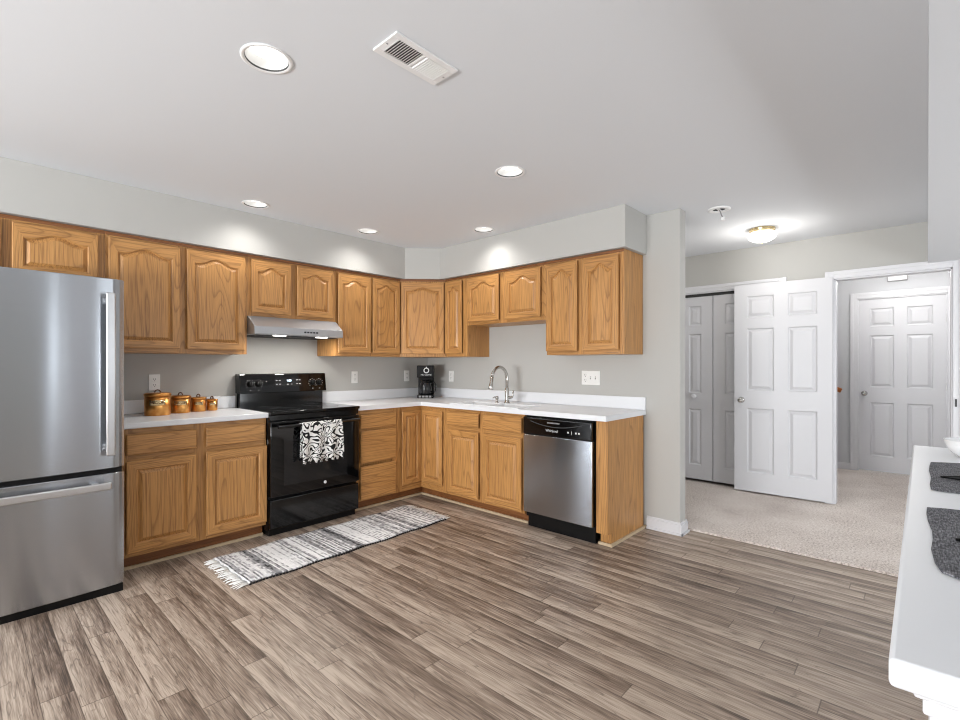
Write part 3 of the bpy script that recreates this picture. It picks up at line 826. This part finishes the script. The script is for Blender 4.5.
for x, z in [(x, z) for x in (-0.085, -0.058, 0.095, 0.12) for z in (0.015, -0.018)] + [(0.01, -0.02), (0.045, -0.02)]:
    MB().box(x, x + 0.014, -0.0025, -0.001, z, z + 0.004).build('button', 'white_mark', dp)

# towel over the oven handle
TX0, TX1 = -1.872, -1.535
r = thing('dish_towel', 'black and white patterned dish towel hung over the oven handle', 'towel', ((TX0 + TX1) / 2, -0.712, 0.812), 0)
tm = MB(); bm = tm.bm
prof = []
for k in range(9): prof.append((0.0175, -0.24 + k * 0.03))          # back drop (y offset, z)
prof = [(0.0175, z) for z in (-0.25, -0.15, -0.05, -0.01)]
prof += [(0.0165 * math.cos(a), 0.0165 * math.sin(a)) for a in [R(20 * i) for i in range(0, 10)]]
prof += [(-0.0175, z) for z in (-0.01, -0.04, -0.08, -0.12, -0.16, -0.20, -0.24, -0.275)]
NX = 48; wdt = TX1 - TX0
rows = []
for j, (py, pz) in enumerate(prof):
    row = []
    for i in range(NX + 1):
        u = i / NX; x = (u - 0.5) * wdt
        fold = 0.0
        if py < -0.017 and pz < -0.01: fold = -0.009 * (1 + math.sin(u * 19 + 0.6)) * min(1, -pz / 0.15)
        zz = pz
        if j == len(prof) - 1: zz -= 0.011 * (1 + math.copysign(1, math.sin(u * 46)) * min(1, abs(math.sin(u * 46)) * 3))
        if pz > -0.02: xx = x
        else: xx = x * (1 + 0.03 * min(1, -pz / 0.2))
        row.append(bm.verts.new((xx, py + fold, zz)))
    rows.append(row)
for a, b in zip(rows[:-1], rows[1:]):
    for i in range(NX):
        f = bm.faces.new((a[i], a[i + 1], b[i + 1], b[i])); f.smooth = True
o = tm.build('cloth', 'towel', r)
so = o.modifiers.new('thick', 'SOLIDIFY'); so.thickness = 0.0025; so.offset = 1.0

# ------------------------------------------------------------------ range hood
r = thing('range_hood', 'stainless under-cabinet range hood above the black range', 'range hood', (-1.737, 0, 1.497), 0)
hw = 0.376
prof = [(-0.002, 0.0), (-0.452, 0.0), (-0.456, 0.006), (-0.452, 0.062), (-0.335, 0.146), (-0.002, 0.146)]
MB().prism(prof, -hw, hw, axis='x').build('canopy', 'steel_hood', r, bevel=0.003)
MB().box(-hw + 0.03, hw - 0.03, -0.40, -0.05, -0.004, 0.0005).build('underside_filter', 'grill', r)
for x in (-0.17, 0.19):
    MB().box(x - 0.045, x + 0.045, -0.445, -0.40, -0.008, 0.0005, 0.003).build('lamp_lens', 'hood_lens', r)
    l = bpy.data.lights.new('hood_lamp', 'AREA'); l.size = 0.08; l.energy = 3.0; l.color = (1, 0.97, 0.92)
    o = bpy.data.objects.new('hood_lamp', l); COL.objects.link(o); o.parent = r; o.location = (x, -0.42, -0.012)
m = MB()
for k in range(5): m.box(0.02 + k * 0.026, 0.036 + k * 0.026, -0.459, -0.452, 0.026, 0.038, 0.001)
m.build('button', 'grill', r)

# ------------------------------------------------------------------ dishwasher
r = thing('dishwasher', 'stainless steel dishwasher with black control panel', 'dishwasher', (0, -1.853, 0), R(-90))
w_ = 0.612
MB().box(0.004, w_ - 0.004, -0.59, -0.03, 0.08, 0.868).build('tub', 'blackmatte', r)
MB().box(0.006, w_ - 0.006, -0.636, -0.592, 0.125, 0.728, 0.006, 3).build('door', 'steel', r)
cp = MB().box(0.006, w_ - 0.006, -0.640, -0.592, 0.730, 0.862, 0.008, 3).build('control_panel', 'black', r)
m = MB()
N = 16
pts = [(0.08 + (w_ - 0.16) * i / N, -0.6405, 0.835 - 0.034 * (1 - (2 * i / N - 1) ** 2)) for i in range(N + 1)]
m.tube(pts, 0.003, 8); m.tube([(0.05, -0.640, 0.853), (w_ - 0.03, -0.640, 0.853)], 0.0025, 8)
m.build('handle_lip', 'darkgrey', cp)
m = MB()
for k in range(10): m.box(0.235 + k * 0.011, 0.243 + k * 0.011, -0.6415, -0.639, 0.826, 0.836)
m.build('vent_slots', 'grey_mark', cp)
text('maker_name', 'Whirlpool', 0.026, 'white_mark', cp, (0.275, -0.6405, 0.773), FACE_Y)
for a, b, c, d in ((0.41, 0.422, 0.768, 0.78), (0.475, 0.487, 0.768, 0.78), (0.50, 0.512, 0.768, 0.78), (0.443, 0.446, 0.76, 0.785)):
    MB().box(a, b, -0.6415, -0.639, c, d).build('button', 'white_mark', cp)
MB().box(0.012, w_ - 0.012, -0.575, -0.55, 0.0, 0.105).build('kick_plate', 'blackmatte', r)

# ------------------------------------------------------------------ things on the counters
def canister(label, x, y, d, h, word):
    r = thing('canister', label, 'canister', (x, y, CT), R(-14), 'copper canisters')
    a = d / 2
    MB().lathe([(0, 0), (a - 0.003, 0), (a, 0.003), (a, h * 0.93), (a - 0.002, h * 0.93), (0, h * 0.93)], seg=40).build('body', 'copper', r)
    l = MB().lathe([(a + 0.003, h * 0.86), (a + 0.004, h * 0.93), (a + 0.003, h * 0.97), (a - 0.006, h), (0, h + 0.003)], seg=40)
    l.lathe([(a + 0.003, h * 0.86), (a + 0.001, h * 0.86)], seg=40, caps=False)
    lid = l.build('lid', 'copper', r)
    k = d * 0.10
    MB().tube([(-k, 0, h), (-k, 0, h + 0.010), (-k * 0.6, 0, h + 0.018), (0, 0, h + 0.021), (k * 0.6, 0, h + 0.018), (k, 0, h + 0.010), (k, 0, h)], 0.004, 10).build('lid_handle', 'copper_dark', lid)
    # curved label plate
    n = 8; sp = 0.62
    m = MB(); rings = []
    for i in range(n + 1):
        t = -sp + 2 * sp * i / n
        ring = []
        for rr in (a + 0.0002, a + 0.0012):
            for z in (h * 0.46, h * 0.70): ring.append((rr * math.sin(t), -rr * math.cos(t), z))
        rings.append([ring[0], ring[1], ring[3], ring[2]])
    m.ring_faces(rings)
    m.build('label_plate', 'brass', r)
    text('label_word', word, d * 0.17, 'copper_dark', r, (0, -a - 0.0012, h * 0.58), FACE_Y, 0.001)
canister('largest copper canister, next to the refrigerator', -2.681, -0.225, 0.155, 0.155, 'FLOUR')
canister('second largest copper canister, beside the biggest one', -2.520, -0.150, 0.128, 0.126, 'SUGAR')
canister('second smallest copper canister of the row', -2.395, -0.130, 0.101, 0.108, 'COFFEE')
canister('smallest copper canister, at the range end of the row', -2.297, -0.118, 0.077, 0.088, 'TEA')

# coffee maker in the corner, turned to the room
r = thing('coffee_maker', 'black drip coffee maker with glass carafe in the counter corner', 'coffee maker', (-0.235, -0.245, CT), R(-45))
MB().box(-0.085, 0.085, -0.10, 0.10, 0, 0.035, 0.008, 3).build('base', 'blackmatte', r)
MB().box(-0.083, 0.083, 0.03, 0.10, 0.035, 0.24, 0.006).build('water_tank', 'blackmatte', r)
hd = MB().box(-0.087, 0.087, -0.095, 0.10, 0.215, 0.345, 0.010, 3).build('brew_head', 'blackmatte', r)
MB().lathe([(0.030, 0), (0.030, 0.002), (0.019, 0.002), (0.019, 0)], (0.012, -0.0952, 0.292), axis='-y', seg=28, caps=False).build('logo_ring', 'white_mark', hd)
MB().prism([(0.012, 0.335), (0.004, 0.316), (0.020, 0.316)], -0.0975, -0.094, axis='y').build('logo_drop', 'white_mark', hd)
text('maker_name', 'MR. COFFEE', 0.021, 'white_mark', hd, (0.01, -0.096, 0.245), FACE_Y)
M['carafe'] = plain('carafe_glass', lin(34, 35, 38), 0.05)
cf = MB().lathe([(0, 0.0), (0.055, 0.0), (0.064, 0.02), (0.066, 0.07), (0.056, 0.115), (0.048, 0.135), (0.045, 0.135), (0.053, 0.113), (0.063, 0.07), (0.061, 0.021), (0.052, 0.004), (0, 0.004)], (0, -0.035, 0.0365), seg=32).build('carafe', 'carafe', r)
MB().lathe([(0.0, 0.172), (0.05, 0.172), (0.05, 0.184), (0.02, 0.192), (0, 0.192)], (0, -0.035, 0), seg=28).build('carafe_lid', 'blackmatte', cf)
MB().tube([(0.045, -0.045, 0.165), (0.095, -0.055, 0.165), (0.108, -0.058, 0.14), (0.106, -0.057, 0.09), (0.095, -0.055, 0.065), (0.062, -0.045, 0.065)], 0.0085, 10).build('carafe_handle', 'blackmatte', cf)
m = MB()
for x in (-0.055, -0.02, 0.015, 0.05): m.box(x - 0.012, x + 0.012, -0.102, -0.099, 0.008, 0.028, 0.001)
m.build('button', 'grey_mark', r)
# ------------------------------------------------------------------ outlets and switches
def outlet(label, loc, rz):
    r = thing('wall_outlet', label, 'outlet', loc, rz, 'white wall outlets')
    MB().box(-0.036, 0.036, -0.007, -0.0005, -0.059, 0.059, 0.003).build('cover_plate', 'plate', r)
    for z in (-0.021, 0.021):
        rc = MB().box(-0.017, 0.017, -0.0095, -0.006, z - 0.0145, z + 0.0145, 0.002).build('receptacle', 'plate', r)
        m = MB()
        for x in (-0.007, 0.006): m.box(x - 0.0012, x + 0.0012, -0.0101, -0.009, z - 0.001, z + 0.008)
        m.box(-0.0025, 0.0025, -0.0101, -0.009, z - 0.011, z - 0.006)
        m.build('slot', 'slot', rc)
    return r
outlet('white wall outlet above the copper canisters', (-2.648, 0, 1.135), 0)
outlet('white wall outlet right next to the range', (-0.957, 0, 1.142), 0)
outlet('white wall outlet on the range wall just beside the coffee maker', (-0.300, 0, 1.145), 0)
outlet('white wall outlet on the sink wall near the coffee maker', (0, -0.395, 1.142), R(-90))
r = thing('switch_plate', 'wide white plate with an outlet and two switches near the wall end', 'switch', (0, -2.09, 1.155), R(-90))
MB().box(-0.086, 0.086, -0.007, -0.0005, -0.06, 0.06, 0.003).build('cover_plate', 'plate', r)
for z in (-0.021, 0.021):
    rc = MB().box(-0.063, -0.031, -0.0095, -0.006, z - 0.0145, z + 0.0145, 0.002).build('receptacle', 'plate', r)
    m = MB()
    for x in (-0.054, -0.041): m.box(x - 0.0014, x + 0.0014, -0.0101, -0.009, z - 0.002, z + 0.009)
    m.box(-0.050, -0.044, -0.0101, -0.009, z - 0.012, z - 0.006); m.build('slot', 'slot', rc)
for x in (0.0, 0.046):
    MB().box(x - 0.005, x + 0.005, -0.0078, -0.0065, -0.012, 0.012).build('switch_slot', 'grey_mark', r)
    MB().box(x - 0.004, x + 0.004, -0.018, -0.007, 0.0, 0.009, 0.001).build('toggle', 'plate', r)

# ------------------------------------------------------------------ ceiling fittings
def can(label, x, y, watts=CAN_W):
    r = thing('recessed_light', label, 'ceiling light', (x, y, ZC), 0, 'recessed ceiling lights')
    MB().lathe([(0.083, 0.002), (0.093, -0.0008), (0.093, -0.003), (0.086, -0.005), (0.078, -0.002)], caps=False, seg=40).build('trim_ring', 'can_trim', r)
    MB().lathe([(0.078, -0.002), (0.076, 0.004)], caps=False, seg=40).build('trim_gap', 'slot', r)
    MB().lathe([(0.077, 0.003), (0.062, 0.036)], caps=False, seg=40).build('baffle', 'can_baffle', r)
    MB().lathe([(0.063, 0.036), (0.0, 0.036)], caps=False, seg=40).build('lens', 'can_lens', r)
    l = bpy.data.lights.new('can_lamp', 'SPOT'); l.energy = watts; l.spot_size = R(138); l.spot_blend = 1.0; l.shadow_soft_size = 0.055
    l.color = (1.0, 0.975, 0.945)
    o = bpy.data.objects.new('can_lamp', l); COL.objects.link(o); o.parent = r; o.location = (0, 0, -0.004)
    return r
for l_, x_, y_ in CANS: can(l_, x_, y_)

r = thing('ceiling_vent', 'white louvered air vent in the kitchen ceiling', 'vent', (-2.442, -2.735, ZC), 0)
m = MB()
hx, hy = 0.150, 0.072
for a in ((-hx, hx, -hy, -hy + 0.026), (-hx, hx, hy - 0.026, hy), (-hx, -hx + 0.03, -hy + 0.026, hy - 0.026), (hx - 0.03, hx, -hy + 0.026, hy - 0.026)): m.box(*a, -0.008, -0.0005)
m.box(-0.006, 0.006, -hy + 0.026, hy - 0.026, -0.008, -0.0005)
m.build('frame', 'can_trim', r, bevel=0.002)
MB().box(-hx + 0.02, hx - 0.02, -hy + 0.02, hy - 0.02, -0.002, -0.0005).build('duct_opening', 'slot', r)
m = MB()
for sgn in (-1, 1):
    for k in range(11):
        x = sgn * (0.014 + k * 0.0104); t = -0.0052 if sgn < 0 else 0.0030
        m.prism([(x - 0.0008 - t, -0.002), (x + 0.0012 - t, -0.002), (x + 0.0012 + t, -0.010), (x - 0.0008 + t, -0.010)], -hy + 0.026, hy - 0.026, axis='y')
m.build('louver', 'can_trim', r)
for x in (-hx + 0.012, hx - 0.012): MB().lathe([(0, 0), (0.004, 0), (0.003, -0.0015), (0, -0.002)], (x, 0, -0.008), seg=12).build('screw', 'grey_mark', r)

# smoke alarm base plate with hanging connector
r = thing('alarm_mount', 'bare smoke alarm bracket with a dangling wire on the hall ceiling', 'alarm mount', (0.221, -3.036, ZC), 0)
m = MB().lathe([(0.078, -0.0005), (0.078, -0.008), (0.070, -0.011), (0.046, -0.011), (0.044, -0.0005)], caps=False, seg=32)
m.box(-0.05, 0.05, -0.008, 0.008, -0.010, -0.003)
m.build('bracket', 'can_trim', r)
MB().lathe([(0, -0.0005), (0.043, -0.0005), (0.043, -0.003), (0, -0.003)], seg=24).build('junction_opening', 'grill', r)
MB().tube([(0, 0, -0.003), (0.01, -0.01, -0.03), (-0.008, -0.018, -0.05), (0.006, -0.026, -0.066)], 0.004, 8).build('wire', 'grey_mark', r)
MB().box(-0.006, 0.018, -0.038, -0.016, -0.088, -0.066, 0.002).build('plug', 'can_trim', r)

# flush hall light
r = thing('flush_ceiling_light', 'round glass flush ceiling light with brass rim in the hall', 'ceiling light', (1.035, -3.143, ZC), 0)
MB().lathe([(0, -0.0005), (0.098, -0.0005), (0.101, -0.008), (0.094, -0.014), (0.098, -0.022), (0.094, -0.032), (0, -0.032)], seg=40).build('rim', 'brass', r)
sh = MB().lathe([(0.090, -0.030), (0.108, -0.038), (0.111, -0.056), (0.100, -0.084), (0.066, -0.104), (0.024, -0.112), (0, -0.113)], seg=40).build('glass_shade', 'hall_glass', r)
MB().lathe([(0, -0.112), (0.009, -0.113), (0.007, -0.121), (0, -0.124)], seg=14).build('finial', 'brass', r)
l = bpy.data.lights.new('hall_lamp', 'POINT'); l.energy = HALL_W; l.shadow_soft_size = 0.12; l.color = (1, 0.95, 0.88)
o = bpy.data.objects.new('hall_lamp', l); COL.objects.link(o); o.parent = r; o.location = (0, 0, -0.26)
l = bpy.data.lights.new('hall_rear_fill', 'POINT'); l.energy = 9.0; l.shadow_soft_size = 0.12; l.color = (1, 0.97, 0.93)  # unseen lamp added behind the kitchen wall to brighten the closet doors
o = bpy.data.objects.new('hall_rear_fill', l); COL.objects.link(o); o.location = (0.75, -1.5, 2.1)
l = bpy.data.lights.new('passage_lamp', 'POINT'); l.energy = CORR_W; l.shadow_soft_size = 0.12; l.color = (1, 0.97, 0.93)
o = bpy.data.objects.new('passage_lamp', l); COL.objects.link(o); o.location = (2.75, -3.95, 2.25)

# ------------------------------------------------------------------ rug
RXa, RXb, RYa, RYb = -2.50, -0.93, -1.305, -0.775
r = thing('rag_rug', 'grey and white striped woven rag rug in front of the range', 'rug', ((RXa + RXb) / 2, (RYa + RYb) / 2, 0), R(0.6))
L2, W2 = (RXb - RXa) / 2, (RYb - RYa) / 2
m = MB(); bm = m.bm; NXr, NYr = 80, 18
def rug_z(x, y): return 0.009 + 0.0016 * math.sin(x * 11 + y * 4) + 0.0012 * math.sin(y * 23 - x * 7)
g = [[bm.verts.new((-L2 + 2 * L2 * i / NXr + (0.006 * math.sin(j * 1.3) if i in (0, NXr) else 0), (-W2 + 2 * W2 * j / NYr) + 0.007 * math.sin(i * 0.35) + (0.003 * (i % 2) * (1 if j == 0 else -1) if j in (0, NYr) else 0), rug_z(i * 0.02, j * 0.03))) for j in range(NYr + 1)] for i in range(NXr + 1)]
for i in range(NXr):
    for j in range(NYr):
        f = bm.faces.new((g[i][j], g[i + 1][j], g[i + 1][j + 1], g[i][j + 1])); f.smooth = True
o = m.build('weave', 'rug', r)
so = o.modifiers.new('thick', 'SOLIDIFY'); so.thickness = 0.007; so.offset = -1
random.seed(3)
for side in (-1, 1):
    m = MB()
    n = 46
    for k in range(n):
        y = -W2 + 2 * W2 * (k + 0.5) / n + random.uniform(-0.004, 0.004)
        ln = random.uniform(0.045, 0.085); dy = random.uniform(-0.028, 0.028)
        m.tube([(side * (L2 - 0.004), y, 0.008), (side * (L2 + ln * 0.4), y + dy * 0.3, 0.009), (side * (L2 + ln), y + dy, 0.004)], [0.0032, 0.0036, 0.0024], 6)
    tag(m.build('fringe', 'fringe', r), kind='stuff')
for side in (-1, 1):
    m = MB()
    for k in range(80):
        x = -L2 + 2 * L2 * (k + 0.5) / 80
        y = side * (W2 + 0.001) + 0.007 * math.sin((k + 0.5) * 0.35)
        m.box(x - 0.006, x + 0.006, y - 0.004, y + 0.004, 0.001, 0.0085)
    m.build('selvedge_shade', 'rug_edge', r)

# ------------------------------------------------------------------ peninsula with place settings
PX0, PX1, PY0, PY1 = -2.877, -0.807, -4.78, -4.122
r = thing('peninsula', 'white topped white peninsula counter with grey placemats', 'counter', ((PX0 + PX1) / 2, (PY0 + PY1) / 2, 0), 0)
hx, hy = (PX1 - PX0) / 2, (PY1 - PY0) / 2
MB().box(-hx, hx, -hy, hy, 0.8795, 0.914, 0.006, 3).build('slab', 'peninsula_top', r)
m = MB()
for ins, z0, z1 in ((0.022, 0.866, 0.879), (0.030, 0.845, 0.866), (0.036, 0.80, 0.845)): m.box(-hx + ins, hx - ins, -hy + ins, hy - ins, z0, z1, 0.003)
m.build('moulding', 'trim', r)
MB().box(-hx + 0.045, hx - 0.045, -hy + 0.045, hy - 0.045, 0.0, 0.80).build('body', 'trim', r)

def mat(label, left, x_right_edge, cloth_seed):
    """left = outline of the visible long side (x, y) from the far end to the near end; the far side is drawn straight"""
    xs = [p[0] for p in left]; cx = (min(xs) + max(xs)) / 2; cy = -4.36
    o_ = thing('placemat', label, 'placemat', (cx, cy, CT), 0, 'grey placemats on the peninsula')
    pts = [(a - cx, b - cy) for a, b in left]
    rnd = random.Random(cloth_seed)
    for k in range(8):
        x = left[-1][0] + (left[0][0] - left[-1][0]) * k / 7
        pts.append((x - cx, x_right_edge - cy + rnd.uniform(-0.004, 0.004)))
    MB().prism(pts, 0.0008, 0.004).build('cloth', 'placemat', o_, bevel=0.001)
    return o_
mat('grey woven placemat closest to the white bowl', [(-1.241, -4.26), (-1.262, -4.211), (-1.284, -4.174), (-1.37, -4.170), (-1.468, -4.168), (-1.60, -4.172), (-1.72, -4.168), (-1.792, -4.170), (-1.80, -4.20), (-1.793, -4.24)], -4.55, 4)
mat('grey woven placemat at the near end of the peninsula', [(-2.012, -4.23), (-2.020, -4.192), (-2.035, -4.160), (-2.10, -4.159), (-2.167, -4.161), (-2.25, -4.167), (-2.32, -4.167), (-2.387, -4.164), (-2.47, -4.168), (-2.513, -4.176), (-2.532, -4.20), (-2.535, -4.24)], -4.55, 9)
def napkin(label, x, y):  # dark tapered solid for a dark streak of unknown nature
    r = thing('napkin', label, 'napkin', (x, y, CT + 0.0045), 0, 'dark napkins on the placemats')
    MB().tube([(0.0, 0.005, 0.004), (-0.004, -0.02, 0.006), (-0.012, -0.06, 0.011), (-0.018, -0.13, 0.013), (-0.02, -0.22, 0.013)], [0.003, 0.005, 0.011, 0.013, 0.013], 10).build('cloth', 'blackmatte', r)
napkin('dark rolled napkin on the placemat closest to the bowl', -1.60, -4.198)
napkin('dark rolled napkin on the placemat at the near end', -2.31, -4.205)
r = thing('bowl', 'white ceramic bowl at the hall end of the peninsula', 'bowl', (-1.052, -4.292, CT), 0)
MB().lathe([(0, 0.001), (0.040, 0.001), (0.043, 0.006), (0.060, 0.018), (0.073, 0.038), (0.080, 0.065), (0.077, 0.065), (0.070, 0.039), (0.057, 0.022), (0.03, 0.010), (0, 0.009)], seg=40).build('body', 'ceramic', r)
r = thing('strike_plate', 'small dark metal strike plate on the passage door casing', 'hardware', (XF - 0.0195, -4.347, 0.965), 0)
MB().box(-0.0015, 0.0, -0.005, 0.005, -0.03, 0.03).build('plate', 'slot', r)
